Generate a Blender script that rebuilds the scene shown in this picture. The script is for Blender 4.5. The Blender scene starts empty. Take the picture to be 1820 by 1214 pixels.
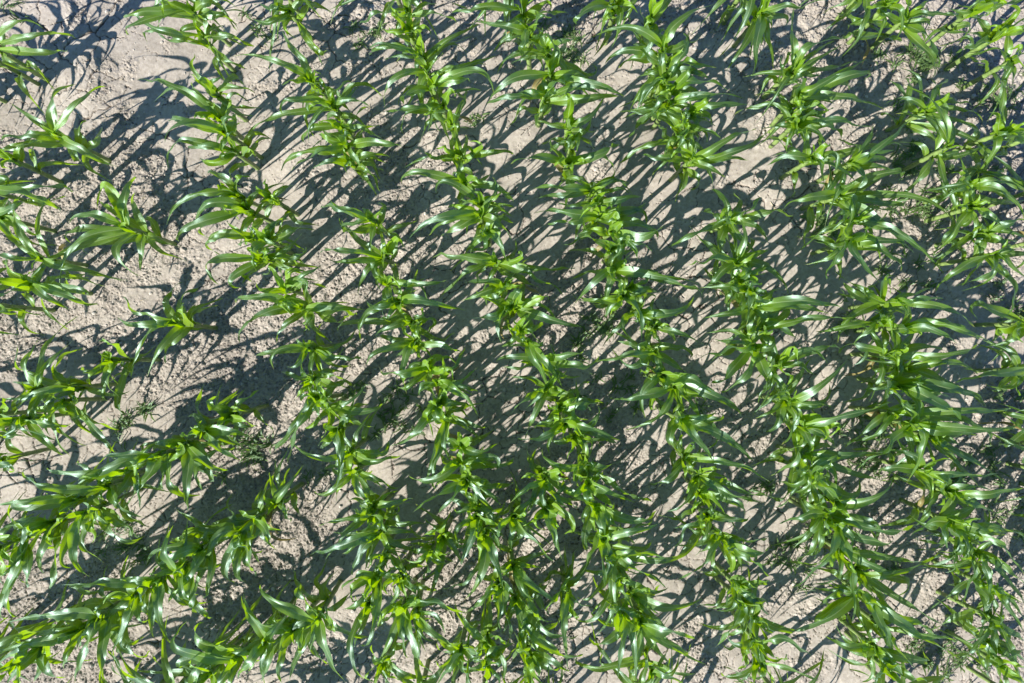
import bpy, math, random
import numpy as np
from mathutils import Vector

# ------------------------------------------------------------------ camera, sky, sun, exposure
scene = bpy.context.scene
COL = scene.collection
PW, PH, F = 1820.0, 1214.0, 1415.0      # photograph size and focal length in its pixels
CX, CY, H = 910.0, 607.0, 5.8           # picture centre; the drone hovers 5.8 m above the soil

cd = bpy.data.cameras.new('camera')
cam = bpy.data.objects.new('camera', cd)
COL.objects.link(cam)
cam.location = (0, 0, H)
cam.rotation_euler = (0, 0, 0)
cd.sensor_width = 36.0
cd.lens = F / PW * 36.0
cd.clip_start = 0.05
cd.clip_end = 2000
scene.camera = cam

SUN_EL = math.radians(36)
SUN_AZ = math.atan2(-0.67, -0.743)        # direction towards the sun on the ground (x right, y up in the picture)
world = bpy.data.worlds.new('World')
scene.world = world
world.use_nodes = True
wn = world.node_tree
bg = wn.nodes['Background']
sky = wn.nodes.new('ShaderNodeTexSky')
sky.sky_type = 'NISHITA'
sky.sun_disc = False
sky.air_density = 1.0
sky.dust_density = 0.3
sky.ozone_density = 9.0
sky.sun_elevation = SUN_EL
sky.sun_rotation = math.pi / 2 - SUN_AZ
wn.links.new(sky.outputs['Color'], bg.inputs['Color'])
bg.inputs['Strength'].default_value = 0.072

sl = bpy.data.lights.new('sun', 'SUN')
sl.energy = 5.0
sl.angle = math.radians(0.5)
sl.color = (1.0, 0.93, 0.83)
so = bpy.data.objects.new('sun', sl)
COL.objects.link(so)
to_sun = Vector((math.cos(SUN_EL) * math.cos(SUN_AZ), math.cos(SUN_EL) * math.sin(SUN_AZ), math.sin(SUN_EL)))
so.rotation_euler = to_sun.to_track_quat('Z', 'Y').to_euler()
so.location = to_sun * 20

scene.view_settings.view_transform = 'Standard'
scene.view_settings.look = 'None'
scene.view_settings.exposure = 1.12
scene.view_settings.gamma = 1.0

# ------------------------------------------------------------------ helpers
def at(px, py, z=0.0):
    """point in the field at height z that the photograph shows at pixel px, py"""
    k = (H - z) / F
    return Vector(((px - CX) * k, -(py - CY) * k, z))

def nodes_of(name):
    m = bpy.data.materials.new(name)
    m.use_nodes = True
    nt = m.node_tree
    return m, nt, nt.nodes, nt.links, nt.nodes['Principled BSDF'], nt.nodes['Material Output']

def link_mesh(name, verts, faces, mat, parent=None, uvs=None, smooth=True):
    me = bpy.data.meshes.new(name)
    me.from_pydata(verts, [], faces)
    if uvs is not None:
        ul = me.uv_layers.new(name='uv')
        li = np.empty(len(me.loops), dtype=np.int32)
        me.loops.foreach_get('vertex_index', li)
        ul.data.foreach_set('uv', np.asarray(uvs, dtype=np.float32)[li].ravel())
    if smooth:
        me.polygons.foreach_set('use_smooth', np.ones(len(me.polygons), dtype=bool))
    me.materials.append(mat)
    me.update()
    o = bpy.data.objects.new(name, me)
    COL.objects.link(o)
    o.parent = parent
    return o

def vnoise(x, y, seed=0):
    """smooth value noise in -1..1"""
    xi = np.floor(x).astype(np.int64); yi = np.floor(y).astype(np.int64)
    fx = x - xi; fy = y - yi
    fx = fx * fx * fx * (fx * (fx * 6 - 15) + 10); fy = fy * fy * fy * (fy * (fy * 6 - 15) + 10)
    def h(a, b):
        n = (a * 374761393 + b * 668265263 + seed * 974711) & 0x7fffffff
        n = ((n ^ (n >> 13)) * 1274126177) & 0x7fffffff
        n = n ^ (n >> 16)
        return (n & 0xffff) / 32767.5 - 1.0
    a = h(xi, yi); b = h(xi + 1, yi); c = h(xi, yi + 1); d = h(xi + 1, yi + 1)
    return (a * (1 - fx) + b * fx) * (1 - fy) + (c * (1 - fx) + d * fx) * fy

def fbm(x, y, seed, octv=4):
    s = 0; a = 0.5
    for k in range(octv):
        s = s + a * vnoise(x * 2 ** k + 17.3 * k, y * 2 ** k - 9.1 * k, seed + k)
        a *= 0.5
    return s

def worley(x, y, seed, jit=0.9):
    """F1, F2 and a random id of the nearest cell"""
    xi = np.floor(x).astype(np.int64); yi = np.floor(y).astype(np.int64)
    f1 = np.full(x.shape, 9.0); f2 = np.full(x.shape, 9.0); idn = np.zeros(x.shape)
    def r(a, b, s):
        n = (a * 374761393 + b * 668265263 + (seed + s) * 974711) & 0x7fffffff
        n = ((n ^ (n >> 13)) * 1274126177) & 0x7fffffff
        return ((n ^ (n >> 16)) & 0xffff) / 65535.0
    for i in (-1, 0, 1):
        for j in (-1, 0, 1):
            a = xi + i; b = yi + j
            d = np.hypot(a + 0.5 + (r(a, b, 1) - 0.5) * jit - x, b + 0.5 + (r(a, b, 2) - 0.5) * jit - y)
            near = d < f1
            f2 = np.where(near, f1, np.minimum(f2, d))
            idn = np.where(near, r(a, b, 3), idn)
            f1 = np.where(near, d, f1)
    return f1, f2, idn

def low_relief(x, y):
    return 0.014 * fbm(x * 1.6, y * 1.6, 5, 3)

def ground_z(x, y):
    return float(low_relief(np.array([x]), np.array([y]))[0])

# ------------------------------------------------------------------ materials
def soil_material():
    m, nt, N, L, bsdf, out = nodes_of('dry_cracked_soil')
    geo = N.new('ShaderNodeNewGeometry')
    def noise(scale, detail=5, rough=0.6):
        n = N.new('ShaderNodeTexNoise')
        n.inputs['Scale'].default_value = scale; n.inputs['Detail'].default_value = detail
        n.inputs['Roughness'].default_value = rough
        L.new(geo.outputs['Position'], n.inputs['Vector'])
        return n
    n1 = noise(2.6, 6, 0.65); n2 = noise(38, 6, 0.7); n3 = noise(260, 3, 0.7)
    r1 = N.new('ShaderNodeValToRGB')
    r1.color_ramp.elements[0].position = 0.3; r1.color_ramp.elements[0].color = (0.275, 0.255, 0.232, 1)
    r1.color_ramp.elements[1].position = 0.72; r1.color_ramp.elements[1].color = (0.455, 0.424, 0.388, 1)
    L.new(n1.outputs['Fac'], r1.inputs['Fac'])
    r2 = N.new('ShaderNodeValToRGB')
    r2.color_ramp.elements[0].position = 0.28; r2.color_ramp.elements[0].color = (0.66, 0.63, 0.6, 1)
    r2.color_ramp.elements[1].position = 0.66; r2.color_ramp.elements[1].color = (1.08, 1.07, 1.06, 1)
    L.new(n2.outputs['Fac'], r2.inputs['Fac'])
    mul = N.new('ShaderNodeMix'); mul.data_type = 'RGBA'; mul.blend_type = 'MULTIPLY'
    mul.inputs['Factor'].default_value = 1.0
    L.new(r1.outputs['Color'], mul.inputs['A']); L.new(r2.outputs['Color'], mul.inputs['B'])
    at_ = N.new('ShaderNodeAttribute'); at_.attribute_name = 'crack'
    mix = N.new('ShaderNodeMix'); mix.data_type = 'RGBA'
    mix.inputs['B'].default_value = (0.10, 0.08, 0.065, 1)     # shade down in the cracks, painted in as darker soil
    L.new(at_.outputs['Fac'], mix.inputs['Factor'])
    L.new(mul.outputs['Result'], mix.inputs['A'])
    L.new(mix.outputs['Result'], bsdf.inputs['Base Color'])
    bsdf.inputs['Roughness'].default_value = 0.95
    bsdf.inputs['Specular IOR Level'].default_value = 0.15
    rough = N.new('ShaderNodeAttribute'); rough.attribute_name = 'rough'
    mm = N.new('ShaderNodeMath'); mm.operation = 'MULTIPLY_ADD'
    mm.inputs[1].default_value = 0.75; mm.inputs[2].default_value = 0.22
    L.new(rough.outputs['Fac'], mm.inputs[0])
    b1 = N.new('ShaderNodeBump'); b1.inputs['Distance'].default_value = 0.014
    L.new(mm.outputs['Value'], b1.inputs['Strength']); L.new(n2.outputs['Fac'], b1.inputs['Height'])
    b2 = N.new('ShaderNodeBump'); b2.inputs['Distance'].default_value = 0.0022
    b2.inputs['Strength'].default_value = 0.5
    L.new(n3.outputs['Fac'], b2.inputs['Height']); L.new(b1.outputs['Normal'], b2.inputs['Normal'])
    L.new(b2.outputs['Normal'], bsdf.inputs['Normal'])
    return m

def leaf_material(name, dark, light, trans, trans_fac, sheen=0.078, collar=(0.175, 0.30, 0.008, 1)):
    m, nt, N, L, bsdf, out = nodes_of(name)
    uv = N.new('ShaderNodeUVMap'); uv.uv_map = 'uv'
    sep = N.new('ShaderNodeSeparateXYZ'); L.new(uv.outputs['UV'], sep.inputs['Vector'])
    info = N.new('ShaderNodeObjectInfo')
    def math_(op, a, b=None, c=None, clamp=False):
        n = N.new('ShaderNodeMath'); n.operation = op; n.use_clamp = clamp
        for i, v in enumerate((a, b, c)):
            if v is None: continue
            if isinstance(v, (int, float)): n.inputs[i].default_value = v
            else: L.new(v, n.inputs[i])
        return n.outputs['Value']
    u, v = sep.outputs['X'], sep.outputs['Y']
    # fine parallel veins
    comb = N.new('ShaderNodeCombineXYZ')
    L.new(math_('MULTIPLY', u, 26.0), comb.inputs['X']); L.new(math_('MULTIPLY', v, 2.2), comb.inputs['Y'])
    L.new(math_('MULTIPLY', info.outputs['Random'], 50.0), comb.inputs['Z'])
    vein = N.new('ShaderNodeTexNoise'); vein.inputs['Scale'].default_value = 1.0
    vein.inputs['Detail'].default_value = 3
    L.new(comb.outputs['Vector'], vein.inputs['Vector'])
    geo = N.new('ShaderNodeNewGeometry')
    blot = N.new('ShaderNodeTexNoise'); blot.inputs['Scale'].default_value = 9.0
    L.new(geo.outputs['Position'], blot.inputs['Vector'])
    fac = math_('ADD', math_('MULTIPLY', vein.outputs['Fac'], 0.55), math_('MULTIPLY', info.outputs['Random'], 0.55))
    fac = math_('ADD', fac, math_('MULTIPLY_ADD', blot.outputs['Fac'], 0.5, -0.3), None, True)
    base = N.new('ShaderNodeMix'); base.data_type = 'RGBA'
    base.inputs['A'].default_value = dark; base.inputs['B'].default_value = light
    L.new(fac, base.inputs['Factor'])
    # the blade is paler and yellower near its collar
    col = math_('MULTIPLY', math_('MULTIPLY_ADD', v, -2.6, 1.0, True), 0.85)
    colm = N.new('ShaderNodeMix'); colm.data_type = 'RGBA'
    colm.inputs['B'].default_value = collar
    L.new(col, colm.inputs['Factor']); L.new(base.outputs['Result'], colm.inputs['A'])
    # pale midrib, thick near the collar and fading out to the tip
    d = math_('ABSOLUTE', math_('SUBTRACT', u, 0.5))
    wid = math_('MULTIPLY_ADD', v, -0.04, 0.075)
    rib = math_('SUBTRACT', 1.0, math_('DIVIDE', d, wid), None, True)
    rib = math_('MULTIPLY', rib, 0.8)
    ribm = N.new('ShaderNodeMix'); ribm.data_type = 'RGBA'
    ribm.inputs['B'].default_value = (0.30, 0.38, 0.18, 1)
    L.new(rib, ribm.inputs['Factor']); L.new(colm.outputs['Result'], ribm.inputs['A'])
    # some tips have dried yellow
    tipf = math_('MULTIPLY_ADD', v, 9.0, -8.1)
    tipf = math_('MULTIPLY', math_('MAXIMUM', tipf, 0.0), math_('GREATER_THAN', info.outputs['Random'], 0.6), None, True)
    tipm = N.new('ShaderNodeMix'); tipm.data_type = 'RGBA'
    tipm.inputs['B'].default_value = (0.26, 0.25, 0.06, 1)
    L.new(tipf, tipm.inputs['Factor']); L.new(ribm.outputs['Result'], tipm.inputs['A'])
    L.new(tipm.outputs['Result'], bsdf.inputs['Base Color'])
    bsdf.inputs['Roughness'].default_value = 0.40
    bsdf.inputs['Specular IOR Level'].default_value = 1.0
    bmp = N.new('ShaderNodeBump'); bmp.inputs['Strength'].default_value = 0.6
    bmp.inputs['Distance'].default_value = 0.002
    L.new(vein.outputs['Fac'], bmp.inputs['Height'])
    L.new(bmp.outputs['Normal'], bsdf.inputs['Normal'])
    tr = N.new('ShaderNodeBsdfTranslucent')
    tm = N.new('ShaderNodeMix'); tm.data_type = 'RGBA'
    tm.inputs['A'].default_value = trans
    tm.inputs['B'].default_value = tuple(c * 0.55 for c in trans[:3]) + (1,)
    L.new(vein.outputs['Fac'], tm.inputs['Factor'])
    L.new(tm.outputs['Result'], tr.inputs['Color'])
    bsdf.inputs['Specular IOR Level'].default_value = 0.0
    ms = N.new('ShaderNodeMixShader'); ms.inputs['Fac'].default_value = trans_fac
    L.new(bsdf.outputs['BSDF'], ms.inputs[1]); L.new(tr.outputs['BSDF'], ms.inputs[2])
    # waxy sheen over the whole blade
    gl = N.new('ShaderNodeBsdfAnisotropic'); gl.inputs['Roughness'].default_value = 0.40
    gl.inputs['Color'].default_value = (0.74, 1.0, 1.0, 1)
    L.new(bmp.outputs['Normal'], gl.inputs['Normal'])
    fr = N.new('ShaderNodeLayerWeight'); fr.inputs['Blend'].default_value = 0.5
    fres = math_('MULTIPLY_ADD', math_('POWER', fr.outputs['Facing'], 4.0), 0.5, sheen)
    top = N.new('ShaderNodeMixShader')
    L.new(fres, top.inputs['Fac'])
    L.new(ms.outputs['Shader'], top.inputs[1]); L.new(gl.outputs['BSDF'], top.inputs[2])
    L.new(top.outputs['Shader'], out.inputs['Surface'])
    return m

def plain_material(name, color, rough=0.7, var=0.25, scale=30):
    m, nt, N, L, bsdf, out = nodes_of(name)
    geo = N.new('ShaderNodeNewGeometry')
    n = N.new('ShaderNodeTexNoise'); n.inputs['Scale'].default_value = scale
    L.new(geo.outputs['Position'], n.inputs['Vector'])
    r = N.new('ShaderNodeValToRGB')
    r.color_ramp.elements[0].position = 0.3; r.color_ramp.elements[1].position = 0.7
    r.color_ramp.elements[0].color = tuple(c * (1 - var) for c in color) + (1,)
    r.color_ramp.elements[1].color = tuple(min(1, c * (1 + var)) for c in color) + (1,)
    L.new(n.outputs['Fac'], r.inputs['Fac']); L.new(r.outputs['Color'], bsdf.inputs['Base Color'])
    bsdf.inputs['Roughness'].default_value = rough
    return m

SOIL = soil_material()
LEAF = leaf_material('maize_leaf', (0.010, 0.040, 0.014, 1), (0.088, 0.165, 0.010, 1), (0.55, 0.90, 0.0, 1), 0.38)
YOUNG = leaf_material('young_maize_leaf', (0.10, 0.20, 0.008, 1), (0.19, 0.33, 0.008, 1), (0.50, 0.80, 0.0, 1), 0.42, 0.045)
STALK = plain_material('maize_stalk', (0.16, 0.24, 0.07), 0.5, 0.3, 25)
DRY = leaf_material('dried_maize_leaf', (0.16, 0.13, 0.05, 1), (0.34, 0.28, 0.12, 1), (0.35, 0.28, 0.08, 1), 0.25, 0.03, (0.30, 0.28, 0.08, 1))
WEED = leaf_material('weed_leaf', (0.07, 0.13, 0.04, 1), (0.13, 0.20, 0.07, 1), (0.30, 0.45, 0.05, 1), 0.3, 0.03, (0.10, 0.17, 0.05, 1))
CLOD = plain_material('soil_clod', (0.40, 0.37, 0.34), 0.95, 0.2, 40)

# ------------------------------------------------------------------ the soil: one sheet to the horizon
def build_soil():
    step = 0.0055
    def axis(half):
        core = np.arange(-half, half + step, step)
        o = [half + 0.03]
        d = 0.05
        while o[-1] < 600:
            o.append(o[-1] + d); d *= 1.35
        o = np.array(o)
        return np.concatenate([-o[::-1], core, o])
    xs = axis(3.95); ys = axis(2.7)
    X, Y = np.meshgrid(xs, ys)
    far = np.clip(1 - (np.maximum(np.abs(X) - 3.9, np.abs(Y) - 2.65)) / 0.4, 0, 1)
    Z = low_relief(X, Y)
    wx = X + 0.05 * fbm(X * 5, Y * 5, 61, 3); wy = Y + 0.05 * fbm(X * 5, Y * 5, 71, 3)
    # where the crust is broken into crumbs and where it lies smooth
    rough = fbm(X * 1.1 + 3, Y * 1.1, 21, 4) * 1.5 + fbm(X * 6, Y * 6, 31, 3) * 0.9
    rough = np.clip(rough * 1.9 + 0.52, 0, 1)
    # crumbs and clods
    f1, f2, cid = worley(wx * 26, wy * 26, 41)
    g1, g2, gid = worley(wx * 58 + 4, wy * 58, 43)
    h1, h2, hid = worley(X * 78 + 9, Y * 78, 47)
    crumb = np.sqrt(np.clip(0.5 - h1, 0, 1)) * np.clip((hid - 0.45) * 3, 0, 1) * 0.013 + np.sqrt(np.clip(0.62 - f1, 0, 1)) * (cid - 0.35) * 0.026 + np.sqrt(np.clip(0.6 - g1, 0, 1)) * (gid - 0.4) * 0.012
    pits = np.clip((gid - 0.58) * 5, 0, 1) * np.clip(0.47 - g1, 0, 1) * 0.052
    Z = Z + far * rough * (crumb - pits + 0.010 * fbm(X * 14, Y * 14, 51, 3))
    Z = Z + far * 0.004 * fbm(X * 9, Y * 9, 57, 3)
    # shrinkage cracks
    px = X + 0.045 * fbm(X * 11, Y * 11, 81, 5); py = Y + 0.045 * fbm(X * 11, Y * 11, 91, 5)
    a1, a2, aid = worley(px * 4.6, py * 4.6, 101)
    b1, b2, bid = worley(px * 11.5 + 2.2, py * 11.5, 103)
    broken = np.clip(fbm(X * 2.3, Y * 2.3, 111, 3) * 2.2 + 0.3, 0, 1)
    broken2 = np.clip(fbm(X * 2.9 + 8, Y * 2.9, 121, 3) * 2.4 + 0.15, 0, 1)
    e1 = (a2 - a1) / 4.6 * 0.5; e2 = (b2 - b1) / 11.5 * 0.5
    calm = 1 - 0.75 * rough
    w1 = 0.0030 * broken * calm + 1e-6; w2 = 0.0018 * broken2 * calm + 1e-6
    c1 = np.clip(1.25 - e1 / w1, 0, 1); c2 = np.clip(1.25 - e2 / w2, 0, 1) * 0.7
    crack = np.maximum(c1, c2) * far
    Z = Z - crack * 0.014
    ny, nx = X.shape
    V = np.stack([X, Y, Z], -1).reshape(-1, 3).astype(np.float32)
    idx = np.arange(nx * ny, dtype=np.int32).reshape(ny, nx)
    Q = np.stack([idx[:-1, :-1], idx[:-1, 1:], idx[1:, 1:], idx[1:, :-1]], -1).reshape(-1, 4)
    me = bpy.data.meshes.new('soil')
    me.vertices.add(len(V)); me.vertices.foreach_set('co', V.ravel())
    me.loops.add(Q.size); me.loops.foreach_set('vertex_index', Q.ravel())
    me.polygons.add(len(Q))
    me.polygons.foreach_set('loop_start', np.arange(0, Q.size, 4, dtype=np.int32))
    me.polygons.foreach_set('use_smooth', np.ones(len(Q), dtype=bool))
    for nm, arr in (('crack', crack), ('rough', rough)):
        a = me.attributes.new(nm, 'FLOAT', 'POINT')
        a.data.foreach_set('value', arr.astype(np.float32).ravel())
    me.materials.append(SOIL)
    me.update(calc_edges=True)
    o = bpy.data.objects.new('ground', me)
    COL.objects.link(o)
    o['label'] = 'dry pale beige soil with shrinkage cracks and crumbs'
    o['kind'] = 'structure'
build_soil()

# ------------------------------------------------------------------ maize
def blade(rng, p0, p1, p2, width, twist, vee, n=18, ruffle=1.0, narrow=0.5, z_floor=0.012):
    """a maize leaf blade along the curve p0 -> p1 -> p2: folded along its midrib, wavy at its margins"""
    c = p1 * 2 - (p0 + p2) * 0.5
    length = (p1 - p0).length + (p2 - p1).length
    ph1, ph2 = rng.uniform(0, 6.28), rng.uniform(0, 6.28)
    fr1, fr2 = length * rng.uniform(9, 15), length * rng.uniform(9, 15)
    tilt0 = rng.uniform(-0.35, 0.35)
    k1, k2, k3 = rng.uniform(5, 9), rng.uniform(9, 16), rng.uniform(4, 9)
    q1, q2, q3 = rng.uniform(0, 6.28), rng.uniform(0, 6.28), rng.uniform(0, 6.28)
    vs, uv, fs = [], [], []
    us = (-1, -0.55, -0.07, 0.07, 0.55, 1)
    prevS = None
    for i in range(n + 1):
        s = i / n
        p = p0 * (1 - s) ** 2 + c * (2 * s * (1 - s)) + p2 * s ** 2
        t = ((c - p0) * (1 - s) + (p2 - c) * s)
        t = t.normalized() if t.length > 1e-6 else Vector((0, 0, 1))
        S = t.cross(Vector((0, 0, 1)))
        if prevS is not None:
            S = S * 0.7 + prevS * 0.9 * min(1.0, S.length + 0.4)
        if S.length < 1e-4: S = Vector((1, 0, 0))
        S = (S - t * S.dot(t)).normalized(); prevS = S.copy()
        a = tilt0 * min(1, s * 4) + twist * s ** 1.6 + ruffle * 0.26 * math.sin(k1 * s + q1) * min(1, s * 3)
        Nn = S.cross(t)
        Sr = S * math.cos(a) + Nn * math.sin(a)
        Nr = Sr.cross(t)
        p = p + (Nr * math.sin(k2 * s + q2) * 0.005 + Sr * math.sin(k3 * s + q3) * 0.005) * ruffle * min(1, s * 3)
        up = min(1, s / 0.22); up = up * up * (3 - 2 * up)
        w = width * 0.5 * (narrow + (1 - narrow) * up) * max(0.012, 1 - max(0.0, (s - 0.25) / 0.75) ** 1.0)
        v_here = vee * (1 - 0.75 * up) + 0.10
        for k in us:
            e = abs(k) ** 2
            rf = ruffle * 0.0135 * up * (1 - s) ** 0.3 * e * (math.sin(fr1 * s * 2 + ph1) if k > 0 else math.sin(fr2 * s * 2 + ph2))
            q = p + Sr * (w * k * math.cos(v_here)) + Nr * (w * abs(k) * math.sin(v_here) + rf)
            if q.z < z_floor: q.z = z_floor
            vs.append(q); uv.append((k * 0.5 + 0.5, s))
    m = len(us)
    for i in range(n):
        for j in range(m - 1):
            a0 = i * m + j
            fs.append((a0, a0 + 1, a0 + m + 1, a0 + m))
    return vs, fs, uv

def tube(points, radii, seg=8):
    vs, fs = [], []
    for i, (p, r) in enumerate(zip(points, radii)):
        for k in range(seg):
            a = 2 * math.pi * k / seg
            vs.append(p + Vector((math.cos(a) * r, math.sin(a) * r * 0.85, 0)))
    for i in range(len(points) - 1):
        for k in range(seg):
            a = i * seg + k; b = i * seg + (k + 1) % seg
            fs.append((a, b, b + seg, a + seg))
    fs.append(tuple(range(seg))[::-1])
    return vs, fs

ORD = ('zeroth first second third fourth fifth sixth seventh eighth ninth tenth eleventh twelfth thirteenth fourteenth fifteenth '
       'sixteenth seventeenth eighteenth nineteenth').split()
TENS = {20: 'twent', 30: 'thirt', 40: 'fort', 50: 'fift'}
def ordinal(n):
    if n < 20: return ORD[n]
    t = n // 10 * 10
    return TENS[t] + 'ieth' if n == t else TENS[t] + 'y-' + ORD[n - t]

def compass(dx, dy):
    a = math.degrees(math.atan2(-dy, dx)) % 360
    return ('right', 'upper right', 'top', 'upper left', 'left', 'lower left', 'bottom', 'lower right')[int((a + 22.5) // 45) % 8]

def make_maize(rng, wx, wy, traced, label, group, extra=2, free=0, near=False, big=False, wide=1.0):
    vig = rng.uniform(0.82, 1.15)
    zw = rng.uniform(0.58, 0.70) * (0.5 + 0.5 * vig) + 0.05 + (0.10 if big else 0)
    if big and near: free += 2
    top = at(wx, wy, zw)
    foot = Vector((top.x + rng.uniform(-0.035, 0.035), top.y + rng.uniform(-0.035, 0.035), 0))
    foot.z = ground_z(foot.x, foot.y)
    root = bpy.data.objects.new('maize_plant', None)
    COL.objects.link(root)
    root.empty_display_size = 0.1
    root.location = foot
    root['label'] = label; root['category'] = 'maize plant'; root['group'] = group
    inv = -foot
    def put(name, vs, fs, mat, uv=None):
        return link_mesh(name, [tuple(v + inv) for v in vs], fs, mat, root, uv)
    # stalk with nodes and leaf sheaths
    pts, rad = [], []
    nn = 12
    for i in range(nn + 1):
        s = i / nn
        p = foot.lerp(top, s * 0.97); p.z = foot.z - 0.03 + (zw - foot.z - 0.02) * s
        pts.append(p)
        node = 0.0035 if i % 3 == 0 else (0.0012 if i % 3 == 1 else 0)
        rad.append((0.0165 if s < 0.75 else 0.0165 - 0.03 * (s - 0.75)) + node)
    put('stalk', *tube(pts, rad), STALK)
    def stem(z):
        return foot.lerp(top, max(0, min(1, (z - foot.z) / (zw - foot.z))))
    order = list(range(len(traced)))
    for i in order:
        t = traced[i]
        tx, ty = t[-2], t[-1]
        dpx = math.hypot(tx - wx, ty - wy)
        za = zw - rng.uniform(0.02, 0.06) - 0.05 * i * rng.uniform(0.7, 1.2)
        if dpx < 45:
            zt = zw + rng.uniform(-0.04, 0.14)
        else:
            zt = za + rng.uniform(-0.16, 0.10) - 0.0008 * max(0, dpx - 70)
        zt = max(0.06, zt); za = max(0.14, za)
        p0 = stem(za); p2 = at(tx, ty, zt)
        span = (p2 - p0).length
        arch = min(0.17, 0.05 + 0.24 * span) * rng.uniform(0.7, 1.2)
        zm = max(za, zt) * 0.6 + (za + zt) * 0.2 + arch
        if len(t) == 4:
            p1 = at(t[0], t[1], zm)
        else:
            pm = (p0 + p2) * 0.5
            side = Vector((-(p2 - p0).y, (p2 - p0).x, 0)) * rng.uniform(-0.12, 0.12)
            p1 = Vector((pm.x, pm.y, zm)) + side
        if p0.z > 0: p1.z = max(p1.z, 0.05)
        L = (p1 - p0).length + (p2 - p1).length
        young = dpx < 60
        wd = (1.18 if big else wide) * vig * min(0.063, 0.026 + 0.078 * L) * rng.uniform(0.8, 1.12)
        tw = rng.gauss(0, 0.75) + (rng.choice((-1, 1)) * rng.uniform(1.0, 2.0) if rng.random() < 0.2 else 0)
        vs, fs, uv = blade(rng, p0, p1, p2, wd, tw, 0.85, ruffle=rng.uniform(0.7, 1.9), narrow=0.52)
        put('leaf', vs, fs, YOUNG if young and rng.random() < 0.7 else LEAF, uv)
    # leaves below the top that the photograph shows only in part
    az0 = rng.uniform(0, 6.28)
    for k in range(extra + free):
        low = k < extra
        za = rng.uniform(0.16, 0.40) if low else rng.uniform(0.40, zw - 0.05)
        az = az0 + math.pi * (k % 2) + rng.gauss(0, 0.5)
        ln = rng.uniform(0.15, 0.28) if low else (rng.uniform(0.14, 0.38 if big or wide > 1 else 0.30) if near else rng.uniform(0.30, 0.52))
        p0 = stem(za)
        d = Vector((math.cos(az), math.sin(az), 0))
        zt = max(0.05, za - rng.uniform(0.05, 0.22)) if low else za - rng.uniform(-0.05, 0.2)
        p2 = p0 + d * ln; p2.z = zt
        p1 = p0 + d * ln * 0.5 + Vector((-d.y, d.x, 0)) * rng.uniform(-0.06, 0.06); p1.z = max(za, zt) + rng.uniform(0.04, 0.12)
        vs, fs, uv = blade(rng, p0, p1, p2, rng.uniform(0.042, 0.060) * vig, rng.gauss(0, 0.6), 0.85, ruffle=rng.uniform(0.7, 1.8))
        put('leaf', vs, fs, DRY if low and rng.random() < 0.09 else LEAF, uv)
    # furled young leaves standing in the whorl
    for k in range(2):
        az = az0 + 3.1 * k + rng.uniform(-0.4, 0.4)
        d = Vector((math.cos(az), math.sin(az), 0))
        p0 = stem(zw - 0.16); p1 = top + d * 0.018 + Vector((0, 0, 0.0))
        p2 = top + d * rng.uniform(0.03, 0.09) + Vector((0, 0, rng.uniform(0.04, 0.11)))
        vs, fs, uv = blade(rng, p0, p1, p2, rng.uniform(0.045, 0.062), rng.gauss(0, 0.5), 1.05, n=9, ruffle=0.6, narrow=0.8)
        put('leaf', vs, fs, YOUNG, uv)

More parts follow.
